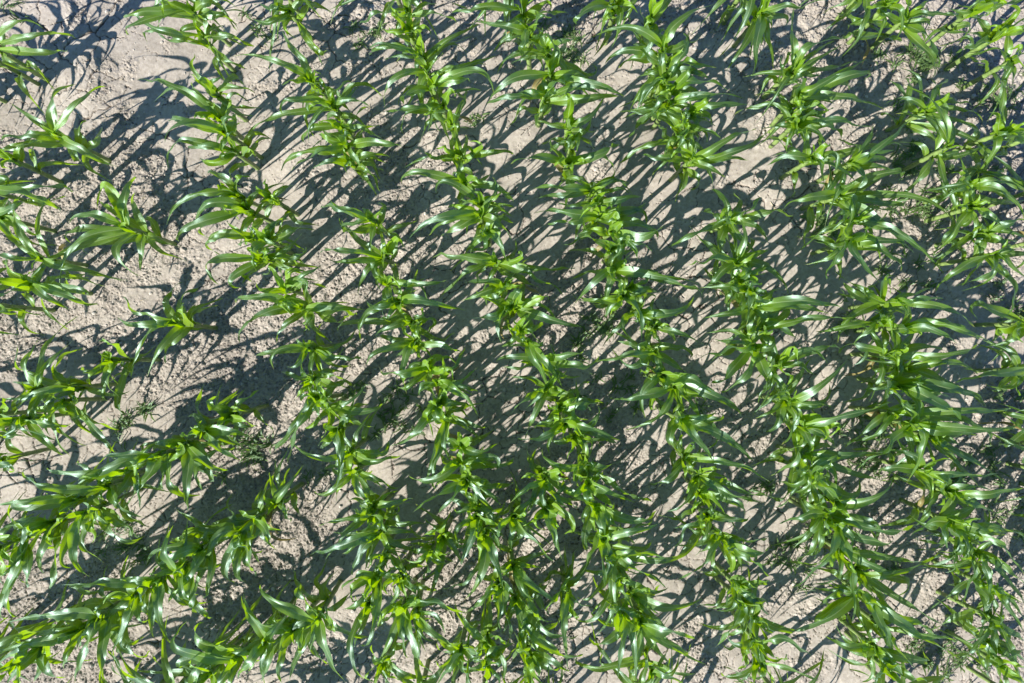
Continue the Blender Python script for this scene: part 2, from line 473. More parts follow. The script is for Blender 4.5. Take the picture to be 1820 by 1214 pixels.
DATA = """h0 -25 75:30,40,80,51;63,60,135,69;83,93,120,88;25,115,78,130
h0 -50 83:-23,105,15,120;-75,75,-105,70
h1 90 235:140,180,188,155;93,175,135,153;150,270,215,300;50,240,0,248;63,213,20,185;135,278,163,303;155,215;25,260,-15,290;173,250,180,225
h1 15 280:-25,250;45,258,80,253;25,306;-10,270,-40,280
A 328 10:250,23,218,30;240,43,235,63;371,3,411,5;391,28,423,50;295,33;265,15,270,45;230,-5
A 353 60:278,50,233,15;406,65,451,83;313,73,280,58;398,45;358,30;280,55,263,78;411,110,438,123
A 371 155:351,130,343,95;401,138;413,153,455,165;363,145,334,133;411,140,436,150
A 386 205:308,153,245,143;326,160,273,182;406,190,411,178;413,170,448,185;346,213;361,175,338,145
A 391 230:321,220,292,255;326,213,302,218;423,213;348,205
A 411 265:321,253,298,300;336,260;376,288,353,280;401,288;441,265,453,278;421,235
B 510 15:480,13,450,8;480,38,447,34;505,48,528,68;545,20,555,1;480,30;553,83,579,116;563,85,584,88
B 553 140:528,95,500,53;493,108,415,100;528,143,500,150;545,195,559,243;573,133;560,160,580,168
B 588 180:618,178,662,193;518,175,505,203;488,208,435,253;640,150,683,173;550,200;595,160,630,148
B 605 220:643,228,675,243;548,230,543,253;565,218;615,250;630,208,658,188
B 610 255:580,245,563,237;675,253,714,263;628,275,650,304;568,270,518,304;530,273,500,304;625,243
B 618 285:655,273,693,280;618,308;588,288,555,300;655,293,683,304
C 720 15:665,28,640,44;705,25,690,5;781,25,816,45;745,5;778,5;713,-15
C 728 53:703,58,680,48;755,48,768,63;740,28;695,30
C 745 95:690,80,655,86;680,83,658,100;720,100,684,105;806,65,858,41;781,83,838,66;793,83,831,93;748,55
C 758 123:700,140,684,193;788,95;836,115,881,100;818,118,866,113;738,163,723,190;710,135
C 768 150:846,125,876,168;816,140,838,146;728,165,715,187;788,130
C 786 183:816,160,853,163;725,193,663,202;723,205,718,237;766,185;813,170;771,198,750,205
C 803 218:793,190;823,180,831,160;816,205;786,223;816,240
C 812 270:781,285,753,270;778,263;836,265,856,298;768,280,720,300;881,268,913,275;856,260,831,253
D 928 15:847,13,805,26;897,43,850,36;973,23,1010,25;965,5,978,20;915,-10
D 938 48:930,80,928,113;897,48,845,36;980,33;993,110,1060,185;958,63,945,75
D 973 85:1005,73,1039,68;910,98,882,135;965,58;1045,130,1054,113;990,108,985,125
D 978 128:905,143,869,182;1030,135,1053,153;1060,153,1110,169;960,110
D 968 165:938,167,907,175;910,170,862,189;1030,155,1073,173;1050,173,1103,173;963,195,948,224;1005,153;993,175
D 1010 215:1045,210,1080,160;1003,173;1023,180;1040,235;998,225
D 1018 250:1025,273;1003,245;1038,233;1005,270
D 1010 288:950,280,907,292;1070,270,1100,254;1068,278,1089,304;1045,285;983,300;1018,313
E 1095 5:1038,20,1025,45;1115,8,1135,21;1045,20;1070,35;1085,28,1070,41
E 1158 28:1180,-5;1150,-3;1160,50,1162,75;1143,50
E 1180 78:1208,38,1271,5;1123,50,1045,69;1216,80,1247,66;1115,88,1075,116;1128,105,1099,118;1150,85,1118,48
E 1193 110:1231,113,1273,123;1236,128,1261,143;1148,90,1125,78;1221,100;1160,125,1143,135
E 1185 135:1153,155,1127,204;1226,125,1251,140;1205,120;1170,150
E 1200 153:1243,143,1307,165;1226,120;1163,140;1180,170
E 1195 178:1248,168,1321,173;1236,173,1271,175;1163,175;1175,195,1170,213
E 1228 198:1273,185,1343,192;1261,180;1256,205,1266,225;1205,208;1248,213
E 1218 223:1253,230,1283,250;1198,228;1210,250
E 1205 240:1190,253,1179,278;1223,233;1203,265
E 1233 280:1203,265,1190,295;1173,278,1143,279;1286,253,1346,227;1321,265,1362,230;1286,283,1333,285;1216,323,1198,361;1241,323,1217,341
F 1360 18:1400,10,1431,18;1346,75,1337,140;1320,83,1292,126;1388,28,1398,45;1370,55;1380,-8;1350,-15
F 1415 120:1408,65,1411,14;1440,83,1501,70;1445,110,1499,75;1390,123,1388,99;1465,123,1525,111;1435,100,1485,73;1423,148,1428,143;1398,105,1405,95
F 1423 165:1470,143,1543,107;1525,130,1535,145;1500,173,1573,193;1490,150,1508,160;1393,150;1448,175,1483,185
F 1428 190:1405,185;1448,185,1475,198;1415,205;1450,200,1483,190
F 1420 215:1485,215,1550,227;1405,238,1398,274;1445,230,1469,255;1475,223,1495,247;1425,233,1428,255;1393,213;1440,200,1453,208
F 1448 280:1403,278,1362,293;1460,293,1465,376;1473,258;1493,273;1540,263,1605,258;1433,295
F 1520 288:1565,258,1625,210;1553,275,1593,268;1575,288;1538,260,1555,220;1553,295,1583,303
G 1580 5:1555,10,1538,18;1615,5;1565,28,1550,38;1600,-13;1573,-15
G 1615 28:1653,25,1697,33;1630,15,1650,0;1650,68,1669,123;1655,100,1653,140;1535,38,1505,53;1578,8;1590,68,1605,73;1515,63,1500,66
G 1655 195:1615,175,1585,190;1663,163,1684,140;1633,145,1600,120;1676,168;1691,190,1748,213;1698,213,1756,247;1716,243,1747,274;1681,180,1726,190;1615,163,1608,140;1658,245,1682,268
H 1741 8:1716,20;1753,30;1778,15;1756,-8
H 1781 58:1801,43,1821,33;1751,45;1741,78,1701,93;1811,63;1766,73;1791,15
H 1803 105:1788,118,1771,118;1801,140,1788,185;1820,83;1791,90
H 1788 233:1820,218;1776,215,1756,200;1820,245;1766,245
H 1841 240:1811,238;1806,253,1781,258;1866,225
h1 -50 331:70,353,108,376;83,333,130,338;8,318,13,343;-20,308
h1 -23 381:23,368,43,361;15,416,53,428;43,403,75,428;20,386,35,403;-13,363
h2 215 401:160,381,120,403;190,328,175,373;223,341,243,316;138,433,105,511;105,453,45,526;208,448,248,491;250,448,250,483;135,408,133,438;240,373,240,341;165,433,158,453;263,386,278,403;198,373,185,361
h2 45 503:85,528,125,553;125,528,173,543;140,516,153,526;23,516,-3,528;10,473,35,451;58,483;15,498
h2 -30 541:0,523;-8,563;10,553,30,558
h3 306 573:255,558,218,528;240,576,210,562;265,591,234,671;293,533,328,503;323,536,351,511;290,611,263,669;300,611,298,646;323,556,328,538;336,563,348,543
A 416 346:336,348,298,403;391,311,366,308;431,331;401,331;446,313
A 431 368:371,361,349,408;343,401,318,431;363,398,373,426;451,353;426,391;411,383
A 448 421:376,426,392,457;426,411,401,393;463,403;441,438;391,413,373,436
A 468 458:376,466,389,506;411,496,426,512;438,476,448,503;491,443
A 480 351:490,351,509,326;470,318;498,366;460,336
A 473 423:495,396,518,376;518,413,540,396;468,428,500,439;455,403;488,408
A 470 456:528,453,546,441;513,456,525,473;455,473;493,443;450,443
A 505 511:490,488,475,471;540,488,578,471;520,483,559,488;470,516,455,503;540,501,543,531;493,496
A 533 546:455,526,417,540;595,546,652,550;605,553,635,561;498,538,526,568;455,561,425,609;505,578,493,611;560,581,589,609;600,571,620,556;543,566,549,588;580,541,620,538;510,528,518,553
B 660 388:615,373,581,353;595,368,571,367;660,436,674,478;625,411,604,388;690,411,719,433;648,371
B 680 458:610,446,569,448;625,463,584,460;650,483,635,526;705,423,718,443;700,453;635,423,605,391;685,433
B 688 503:698,493,712,530;738,506,762,537;761,503,794,498;680,536,687,572;670,493;665,478,653,466
B 708 533:763,536,827,552;740,538,771,543;655,558,637,609;695,553,690,568;720,556;680,533
B 728 573:718,581,738,610;766,571,757,610;693,581,663,602;738,591,753,609;768,601,796,598;630,573,600,588;743,566,754,548;668,566
C 826 323:743,308,712,324;868,326;886,336,913,362;806,311
C 856 361:881,346,908,341;881,366,910,384;793,323,774,344;816,356;846,341
C 853 376:781,388,727,423;798,391,762,419;811,403,781,421;886,396,909,427;891,388,913,397;836,398,828,417;818,366,796,371
C 866 411:888,433,902,465;858,448;881,413,891,428;853,413
C 881 466:811,453,767,458;841,453,802,483;831,483,779,536;943,486,1000,525;968,476,1022,476;878,443;918,493,971,518;921,458,918,448
C 896 506:861,501,826,503;856,521,819,535;931,508;866,528,846,516;886,528
C 906 546:876,561,832,567;893,558,878,576;881,538,853,526;983,568,1035,582;958,541,991,573;918,523,921,516
C 918 548:925,523,918,518;935,541;960,528,975,535;895,556
C 925 586:915,568;943,591,960,611;938,558;930,611;902,583
D 1050 336:993,333,939,336;1000,346,956,351;1095,318,1123,348;1058,333,1072,378;1095,336,1123,347;1085,318,1093,298
D 1058 358:1048,366,1031,391;1110,353,1139,348;1015,363,993,366;1080,341
D 1065 386:1003,376,951,377;1010,391,975,397;1128,371,1149,402;1140,401,1172,429;1123,376,1147,361;1085,368
D 1090 411:1150,418,1180,393;1095,378,1110,424;1125,438,1132,463;1060,411,1035,408;1105,396
D 1085 443:1130,433,1160,446;1108,428,1128,433;1070,458;1075,428
D 1095 476:1055,501,1019,545;1083,486,1109,507;1160,488,1238,503;1203,501,1247,526;1118,453;1130,478,1198,501
D 1120 511:1145,501,1162,482;1145,516,1174,518;1135,523;1105,516,1085,521
D 1110 526:1135,556,1142,614;1080,531,1055,538;1098,541,1083,561;1123,543
D 1135 556:1203,553,1234,525;1170,558,1204,562;1105,576,1130,611;1178,581,1202,614;1155,543;1120,573
D 1163 583:1210,593,1241,607;1193,581;1148,598;1173,568;1135,586
E 1301 391:1326,373,1354,352;1231,416,1184,444;1281,438,1288,490;1346,403,1366,433;1286,381,1299,366;1368,378,1408,386;1268,403
E 1313 461:1261,463,1221,472;1273,493,1247,520;1341,453,1368,441;1311,473,1313,488;1361,473,1403,525;1333,438,1331,418;1348,466,1373,488
E 1316 501:1346,481,1368,478;1288,511;1298,533,1297,563;1351,506;1331,488
E 1333 516:1333,536,1324,578;1321,503;1356,516;1311,551,1283,563
E 1346 543:1438,536,1501,551;1416,546,1476,556;1291,558,1248,565;1333,576,1331,611;1316,583,1271,611;1361,526,1386,516
E 1361 586:1448,566,1516,565;1381,573,1415,606;1346,598;1336,588,1323,609;1398,553,1368,541
F 1500 346:1433,351,1384,376;1488,338,1468,404;1578,403,1607,454;1535,398,1567,460;1615,348,1692,391;1573,361,1612,357;1560,371,1598,376;1580,306,1598,324;1438,403,1425,441;1540,328,1575,298;1505,326
F 1525 391:1505,416,1538,443;1610,421,1678,488;1553,391,1580,408;1540,373;1500,378,1483,386
F 1518 426:1525,458,1565,505;1485,458,1468,497;1548,423,1565,463;1583,453,1598,481;1578,428,1627,449;1535,403;1500,403,1475,388
F 1598 536:1628,536,1677,530;1678,548,1733,581;1615,523,1654,513;1540,521,1564,501;1573,493,1583,526;1513,518,1500,501;1513,563,1488,611;1600,541,1610,566;1565,543,1540,553
F 1570 573:1580,566,1583,607;1540,591,1515,611;1490,583,1450,588;1555,553;1590,578
F 1610 581:1691,581,1768,611;1653,586,1706,611;1678,571,1721,596;1630,598;1590,591
G 1728 323:1721,326,1731,362;1778,323,1823,336;1786,341,1821,391;1691,338,1660,351;1761,313,1782,304;1766,358,1823,356;1708,313,1691,308
G 1736 366:1776,396,1809,434;1696,411,1650,457;1716,368,1693,371;1756,361;1681,338,1668,308
G 1756 413:1741,403,1717,423;1796,396,1823,386;1791,413,1823,423;1688,416,1665,443;1778,428,1806,428
G 1778 451:1796,468,1823,496;1756,486,1693,508;1698,481,1662,517;1796,446,1823,438;1803,516,1778,566;1816,451,1841,463
G 1836 576:1738,543,1738,567;1776,586,1791,603;1806,591,1816,611;1853,568,1878,558;1816,553
h3 190 640:190,627,175,655;195,657,210,682;160,660,145,652;185,685,189,712;168,662,163,687;220,650,234,658;200,612,173,604;210,720,229,730
h3 125 690:63,700,23,740;50,702,-3,713;195,700,232,695;50,665,28,615;63,682,20,680;105,670,99,642;133,712,130,702
h3 105 712:150,747,188,765;118,732,151,730;183,780,207,802;135,707,125,702;75,727,53,727;88,737,80,742
h3 28 747:95,755,129,751;83,787,114,809;38,757,101,782;63,735,80,743;25,772,8,780;-15,747
h3 -15 737:25,757,-5,782;10,717,-3,707;-40,757;5,767,25,770
h3 -10 820:10,827,29,837;15,812,40,809;-35,832;15,802
h4 403 742:431,747,458,758;396,717,426,693;431,712,463,691;368,745,349,745;391,757;376,720,383,702;416,727,441,730
h4 358 767:406,767,447,775;386,792,427,819;388,787;338,770,318,775;368,757;358,747
h4 316 792:318,805,292,828;371,825,407,838;366,817,359,835;333,852,332,910;295,787,275,792;351,842,361,870
h4 273 812:225,807,177,816;188,832,130,869;255,852,219,913;308,865,358,879;250,820,230,822;288,845,293,872;371,840,373,857
h4 220 837:125,842,83,830;200,852;245,850,247,907;195,840,173,847;213,870,210,902;238,825,240,847
h4 180 867:75,865,46,831;138,877,113,882;205,895,223,874;150,832,138,817;160,847,140,857
h4 130 890:50,890,-3,901;40,902,24,886;100,882,83,877;120,910;160,902,185,923
A 545 620:528,645,508,655;495,622,486,658;615,640,639,632;590,635,615,616;568,655,580,668;553,645,558,685;485,625,455,632;530,607
A 551 677:553,677,558,700;538,695,521,710;575,665,596,666;598,687,615,672;540,665,535,645;570,690,580,707
A 555 707:540,727,515,770;528,762,513,825;563,725,571,747;508,777,488,804;548,690;568,712,573,732
A 580 725:585,725,615,758;620,712,649,682;650,730,684,717;563,750,540,760;583,757,573,781;633,750,668,758;595,702
A 600 762:598,787,603,834;605,822,598,867;580,780,565,790;618,787,639,807;615,747,630,755;585,747
A 615 807:560,812,510,779;668,820,712,807;678,805,687,780;620,827,638,854;595,825,579,834;605,852,598,890;640,832,663,836
A 628 840:640,872,672,913;673,855,714,866;610,860,598,882;583,875,560,872;645,832
A 663 902:700,892,737,887;685,882,707,870;638,907;655,890,650,877;645,918,628,923
h5 485 897:508,867,540,827;483,860,479,839;505,890,528,875;470,877;500,882,513,857;505,907,513,902
B 733 610:715,650,725,701;675,625,650,647;791,615,819,628;743,627,759,647;693,602,668,599;755,622,771,637
B 759 655:703,665,672,652;728,662,717,686;783,657,789,635;786,632,811,651;728,685,702,685;763,682,773,708;771,637
B 778 680:813,695,851,740;813,682,848,697;755,685,743,702;793,657,806,672
B 778 717:763,737,769,776;740,767,694,791;806,715,839,727;786,740,803,747;763,712;791,697,796,692
B 791 747:791,792,804,829;773,820,776,874;768,820,757,860;831,762,859,781;793,770,809,802;836,755,871,757;771,747
B 816 797:853,802,887,789;801,782,791,777;816,777,818,767;831,782,841,777
B 816 825:763,852,722,842;818,780;878,812,877,840;888,827,912,815;796,827,783,842;846,832,866,832
B 826 857:773,880,732,913;811,877,779,913;846,872,884,913;861,872,894,899;878,865,913,859;831,837,841,822;788,857,778,860
B 846 900:806,905;841,882,836,875;876,907,896,902;866,882,891,887
C 938 610:955,647,985,706;978,652,998,691;925,597;960,612,968,604
C 965 635:1008,632,1040,622;1030,652,1063,630;910,635,882,640;1008,642,1020,653;935,642,920,647;970,657,980,677
C 970 690:958,702,934,730;935,710,907,735;950,737,934,781;1018,707,1051,731;1008,695;985,672,995,667;948,690
C 995 727:1033,720,1067,720;988,740,984,753;1018,737,1045,747;975,717;1008,715,1028,707
C 1004 755:1050,760,1102,782;960,777,919,781;1025,762,1038,782;965,755,948,760;1068,775,1099,787;1010,742,1028,747;990,772
C 1018 782:1015,800,1006,819;1050,782,1041,820;1058,747,1062,721;1000,780;1033,787,1038,797
C 1040 827:988,830,961,797;1075,830,1107,814;1023,832,1019,855;1110,872,1163,890;1025,847,1029,871;1055,815;1070,847,1090,867
C 1050 860:1080,872,1127,894;1045,885,1070,902;1023,875,1010,872;1075,887,1090,900;1060,845,1070,837;1035,847,1018,842
X 968 855:933,872,907,892;965,880,973,913;998,887,1031,903;1035,885,1093,905;948,887,933,913;988,837,1005,845;943,845,928,850;985,847,1010,850
D 1165 627:1108,635,1059,642;1135,612,1140,648;1123,650,1085,618;1175,652,1183,691;1198,647,1222,666;1208,617,1229,638;1150,652,1135,665
D 1183 667:1145,695,1147,745;1243,680,1279,708;1281,710,1317,740;1163,670,1145,670;1198,665,1216,670;1180,690
D 1198 690:1130,707,1085,705;1168,742,1109,765;1221,707,1249,755;1228,697,1252,713;1210,715,1205,738;1160,715,1165,730;1210,677
D 1213 747:1238,780,1271,824;1243,745,1274,730;1291,782,1343,820;1193,777,1208,807;1271,762,1258,797;1271,747,1278,732;1193,747
D 1221 817:1311,827,1368,857;1185,855,1153,854;1286,820,1323,840;1233,792,1223,790;1216,832,1218,852;1243,807,1266,807
D 1243 847:1301,877,1362,894;1283,847,1294,871;1223,887,1184,909;1321,872,1366,880;1261,832,1281,837;1233,832;1228,860,1221,877
D 1246 880:1268,885,1288,913;1236,895,1233,915;1308,892,1321,913;1261,897,1261,920
E 1346 615:1296,620,1244,637;1321,672,1279,696;1293,667,1262,682;1363,672,1349,700;1323,640,1308,652;1341,635,1336,650
E 1388 647:1435,622,1474,646;1410,617,1419,653;1425,652,1448,668;1470,617,1491,623;1375,645,1362,678;1400,665,1398,687;1370,650
E 1408 712:1380,707,1341,732;1458,687,1510,632;1443,717,1476,720;1413,747,1388,789;1383,750,1360,769;1455,717,1475,683;1390,697,1398,682;1423,725,1470,715
E 1428 757:1513,735,1588,715;1485,757,1469,775;1458,772,1486,791;1465,767,1458,784;1413,815,1365,845;1448,742,1460,750;1415,777,1403,802
E 1436 807:1515,807,1592,800;1518,840,1587,855;1473,827,1485,871;1420,862,1379,900;1428,832,1423,847;1448,792,1490,797;1400,877,1362,880
E 1450 842:1485,882,1518,885;1470,870,1500,914;1438,857;1465,832,1475,820;1505,880,1530,850;1433,872,1425,887
E 1485 895:1555,887,1589,837;1515,902,1545,890;1470,907;1460,887,1445,897;1500,907,1505,920
F 1590 632:1595,630,1597,676;1525,612,1490,625;1678,630,1737,613;1643,615,1674,625;1575,617,1564,636;1605,612
F 1615 655:1686,645,1737,665;1691,682,1747,723;1628,635,1650,637;1583,667,1573,672;1560,657,1550,655
F 1608 690:1673,717,1719,760;1698,690,1752,725;1653,695,1691,708;1578,690,1580,705;1603,712,1628,725;1628,672,1638,667
F 1598 735:1741,730,1797,725;1723,752,1764,792;1665,727,1681,715;1573,747,1558,795;1628,720,1645,717;1578,717,1550,722
F 1630 755:1643,792,1612,859;1578,792,1524,834;1741,762,1822,755;1691,767,1736,771;1653,747,1698,757;1605,747;1618,772,1638,787
F 1660 780:1716,812,1794,861;1683,797,1708,834;1698,820,1739,866;1688,782,1704,792;1653,802,1663,827;1628,787,1605,770
F 1653 840:1703,842,1773,840;1671,815,1701,825;1590,832,1555,835;1655,865,1653,890;1681,862,1718,861;1630,822,1615,807
F 1698 877:1766,877,1823,865;1728,895,1766,910;1716,865,1761,869;1681,882,1663,897;1678,860,1660,857;1711,897,1716,920
G 1841 657:1756,667,1683,685;1791,690,1748,680;1808,682,1807,705;1776,690,1758,690;1803,632,1786,610;1866,652,1891,655
G 1873 752:1803,737,1788,733;1816,767,1813,792;1791,787,1776,782;1828,807,1811,822;1891,742
h4 140 918:128,978,160,1024;110,980,125,1010;165,935,163,966;155,900,175,905;220,933,237,953;208,955,257,953;115,920,105,925
h4 83 930:45,950,39,993;38,930,-3,943;73,983,79,1021;95,1018,86,1046;83,955,116,949;90,945,93,970
h4 33 960:5,958,-15,970;30,1000,-3,1019;48,1018,49,1046;20,1025,1,1061;3,1070,16,1097;50,943,65,945;38,935,25,920
h4 -10 975:5,1005,3,1028;-30,980;10,990,30,998;-10,993,-5,1020;15,1070,33,1095
h5 451 925:476,950,471,968;436,915,426,907;476,935,506,943;426,960,438,983;466,945,491,980;401,925,376,933
h5 423 943:383,960,362,1009;416,968,389,1005;401,1005,419,1036;421,1010,439,1031;441,993,458,1026;361,938,336,915;401,948,386,970
h5 358 978:308,988,264,1029;290,975,259,1003;338,1015,308,1064;356,1018,347,1063;373,1033,359,1063;333,950,313,973;348,980,351,1008;316,960,313,958
h5 313 1015:295,985,308,933;288,1020,265,1020;321,1040,300,1073;343,1070,348,1083;333,995;290,1005,283,955
h5 273 1035:240,1033,213,1033;188,1040,110,1038;280,1080,308,1147;270,1090,275,1133;351,1080,379,1097;240,1050,225,1058;288,1025;321,1060,346,1070
h5 230 1065:200,1060,183,1073;225,1103,198,1162;245,1095,268,1100;210,1083,175,1098;250,1060,258,1078;155,1050,130,1035;215,1123,238,1158
h5 173 1095:100,1090,13,1108;150,1150,136,1217;155,1123,133,1154;183,1143,199,1168;180,1160,193,1217;185,1070;140,1080,118,1085;225,1138,258,1130
h5 135 1123:63,1143,-3,1153;100,1123,55,1133;113,1135,100,1143;120,1160,115,1190;233,1158,268,1157;150,1135,140,1150
h5 63 1150:33,1158,-3,1179;83,1193,119,1202;73,1180,61,1213;83,1160,80,1150;38,1185,15,1213;38,1128,38,1145;35,1115,23,1100
h5 15 1185:-10,1180;0,1205,-15,1216;30,1205,43,1218;25,1170,45,1165
h6 411 1178:316,1150,332,1104;323,1175,354,1198;351,1135,361,1107;436,1175,423,1200;391,1150,401,1138;376,1160,363,1158;411,1205,411,1226
h6 466 1148:438,1180,424,1205;446,1095,431,1055;426,1160,391,1147;451,1173,441,1198;476,1180,463,1210;496,1135
h6 371 1200:326,1205;346,1185,338,1173;376,1223,361,1236;401,1210,413,1226
h6 560 1108:488,1070,464,1039;538,1060,526,1030;580,1155,613,1213;605,1120,658,1133;555,1130,553,1157;530,1160,513,1216;575,1095,583,1088;588,1108,595,1125;540,1123,538,1150
h6 518 1123:455,1103,430,1058;500,1145,498,1175;480,1110,465,1120;498,1175,499,1217;478,1165,470,1217;530,1135,535,1158;490,1105,488,1095;538,1145,533,1165
A 663 915:610,925,566,933;615,948,577,1001;675,930,692,949;640,910,628,905;695,918,708,900;655,935
A 668 953:605,968,554,988;635,965,606,986;640,985,627,1024;690,968,720,979;705,968,758,985;640,948,591,945;655,985,653,1013;695,943,755,948
A 680 988:705,1003,739,1034;663,993,654,1013;720,1020,727,1053;695,978,725,983;675,1003,668,1000;715,963,768,948
A 668 1030:633,1025,606,1049;625,1045,637,1073;640,1065,608,1085;665,1110,642,1148;665,1058,664,1097;720,1038,761,1046;680,1018,695,1010;650,1053
A 653 1075:623,1160,670,1216;635,1070,625,1065;670,1070;638,1123,628,1150;645,1093,640,1110
A 710 1030:718,1053,729,1085;735,1050,754,1074;685,1038,690,1058;705,1050,680,1105;698,1018;730,1040,745,1045
A 713 1083:766,1070,829,1092;683,1090,672,1119;713,1130,727,1169;735,1150,773,1202;693,1140,670,1174;743,1065,720,1075;705,1063;685,1100,668,1100
A 738 1095:773,1130,821,1152;773,1095,792,1128;778,1070,807,1102;743,1118,755,1158;755,1085;743,1135,748,1160
A 678 1180:665,1170,662,1144;720,1198,773,1200;693,1198,714,1209;670,1200,670,1221;690,1173,703,1172;660,1188,650,1205
B 786 955:788,933,802,907;806,975,824,1006;778,1015,752,1077;771,943,750,955;801,940;778,975,768,983
B 768 983:750,993,718,995;788,985,803,983;761,1005,753,1028;783,1008,750,1028;753,963,720,968
B 846 923:816,940,813,976;836,960,806,1019;868,925,886,933;851,940,828,950;826,973,823,1005;831,905
B 861 953:878,993,897,1056;853,970,853,998;878,948,892,986;838,1023,783,1045;856,1020,826,1064;846,943;878,933,913,925
B 886 1040:858,1065,827,1091;886,1080,892,1125;901,1090,907,1143;871,1030;903,1043,913,1053;881,1060,871,1068
B 816 1163:801,1185,772,1216;823,1188,843,1217;788,1180,773,1175;796,1148,768,1130;831,1143,838,1115;841,1160,856,1155;806,1198,816,1216
B 868 1150:838,1118,816,1088;821,1100,808,1070;886,1163,911,1123;893,1175,896,1210;868,1085,876,1043;886,1135,903,1145;856,1135
B 866 1188:878,1198,892,1217;866,1205,858,1221;853,1175,831,1175;861,1170;881,1180,891,1160
B 913 925:948,960,985,999;910,948,913,990;892,935,885,955;928,913,938,897;930,935,968,970;925,925,983,970
X 973 907:983,950,1003,998;950,925,970,940;960,920,928,938;993,905;1015,925,1001,954;985,928,993,938
B 913 1010:948,1043,995,1074;933,1053,959,1084;933,1003,966,1013;948,1083,981,1100;895,1015;958,1070,978,1090
B 915 1065:925,1128,911,1177;940,1125,961,1173;975,1123,1028,1126;900,1073;902,1100,895,1128;965,1043,978,1015
B 930 1110:983,1158,1036,1163;933,1150,958,1177;968,1118,995,1095;950,1135,988,1140;923,1098;955,1095,965,1105
X 1008 1058:1003,1123,1009,1193;1025,1070,1050,1078;1003,1038,1023,1018;1035,1018,1055,970;1018,1000,1026,976;985,1063,970,1080;998,1083,993,1110;1018,1085,1025,1090;973,1025,960,1050
B 938 1173:948,1195,966,1217;980,1188,999,1173;985,1178,1013,1193;925,1155,923,1143;943,1208,940,1226;970,1155,998,1160
C 1060 902:1070,943,1073,988;1095,933,1127,969;1130,925,1165,907;1050,918,1060,943;1078,895;1040,960,1050,973
C 1073 960:1130,943,1173,929;1070,998,1078,1051;1058,938;1100,953,1118,960;1050,993,1013,1035;1085,943;1123,943,1158,918
C 1090 988:1135,985,1199,995;1130,1010,1187,1045;1090,1050,1099,1112;1198,993,1244,944;1070,985;1105,1003,1160,1000;1135,975,1160,958
C 1100 1030:1110,1058,1133,1099;1148,1048,1189,1046;1085,1093,1057,1132;1060,1095,1019,1097;1053,1058,1026,1060;1110,1015,1148,1020;1085,1023
C 1128 1060:1193,1080,1247,1064;1163,1095,1195,1129;1143,1048,1160,1050;1110,1073,1103,1090;1145,1070,1170,1090
C 1108 1095:1105,1148,1099,1209;1128,1148,1128,1217;1090,1085,1083,1070;1120,1115,1128,1143;1095,1118,1100,1135;1083,1060,1050,1090
C 1140 1110:1195,1125,1238,1130;1190,1148,1254,1179;1160,1143,1190,1177;1073,1140,1049,1134;1135,1148,1124,1213;1155,1100,1185,1118;1198,1150,1231,1143
C 1160 1198:1185,1200,1213,1216;1143,1216;1153,1175,1148,1160;1183,1188,1188,1170;1050,1185,1025,1170;1203,1195,1238,1198;1075,1185,1075,1155
D 1261 918:1223,938,1200,976;1256,953,1235,986;1301,925,1334,915;1286,918,1311,941;1246,925,1253,953;1268,900
D 1278 953:1256,993,1203,1033;1331,960,1368,954;1308,980,1318,1021;1293,965,1293,985;1268,998,1286,1024;1288,985,1301,1008;1223,973,1195,995;1266,935
D 1301 973:1331,993,1368,1023;1341,985,1368,970;1286,970;1311,990,1333,1005;1301,1000,1298,1023
D 1311 1043:1293,1050,1294,1075;1346,1038,1368,1028;1336,1065,1368,1095;1321,1085,1333,1132;1301,1028;1326,1033,1346,1045
D 1323 1073:1306,1110,1271,1149;1346,1065,1368,1075;1311,1065;1333,1090,1356,1118;1321,1105,1308,1123
D 1343 1103:1346,1143,1366,1199;1391,1118,1431,1123;1333,1123,1328,1135;1331,1095;1361,1110,1376,1125
D 1346 1145:1396,1138,1443,1169;1331,1150,1321,1175;1351,1173,1358,1205;1336,1130;1368,1160,1386,1170;1323,1175,1311,1188
D 1356 1180:1408,1190,1461,1216;1308,1203,1281,1194;1366,1200,1378,1223;1341,1203,1333,1218;1386,1173,1396,1160;1336,1193,1301,1210
E 1475 915:1425,918,1387,930;1558,940,1632,934;1500,923,1513,944;1440,945,1371,971;1448,968,1410,996;1465,900;1485,905,1505,915
E 1488 935:1468,993,1403,1046;1515,1015,1517,1107;1553,963,1590,960;1550,928,1549,963;1473,943,1458,950;1495,925
E 1498 980:1553,1005,1607,1028;1565,990,1643,996;1480,993,1470,1010;1515,973,1528,975;1508,1003,1520,1018
E 1533 1020:1605,1018,1669,980;1608,1070,1684,1114;1503,1040,1470,1025;1550,1008,1573,1023;1558,1053,1588,1083;1525,1038,1510,1050
E 1545 1070:1575,1125,1589,1188;1625,1123,1709,1172;1638,1115,1702,1138;1460,1105,1371,1121;1453,1100,1494,1083;1480,1060,1458,1078;1528,1060;1565,1083,1608,1103;1610,1030,1590,1058
E 1575 1118:1595,1153,1629,1189;1645,1130,1694,1137;1560,1110,1540,1100;1590,1100,1633,1095;1578,1140,1585,1170;1540,1125,1505,1120
E 1560 1155:1505,1148,1466,1130;1590,1180,1612,1216;1630,1175,1643,1157;1573,1180,1592,1207;1545,1143,1528,1135;1553,1183,1528,1213;1535,1155,1538,1170
E 1580 1195:1590,1216;1615,1200,1650,1213;1565,1198,1550,1216;1585,1180,1605,1180;1570,1178
F 1698 933:1653,930,1620,953;1756,945,1776,943;1681,945,1683,975;1686,918;1716,925,1741,920;1676,960,1625,958
F 1723 953:1776,970,1823,1021;1771,935,1823,960;1728,1010,1707,1074;1696,980,1654,991;1711,938;1776,943,1823,948;1706,958,1708,980
F 1741 988:1756,1023,1754,1084;1776,1015,1823,1074;1791,1010,1823,1050;1751,1090,1717,1139;1721,993,1703,985;1763,995,1806,1028;1698,1010,1713,1020
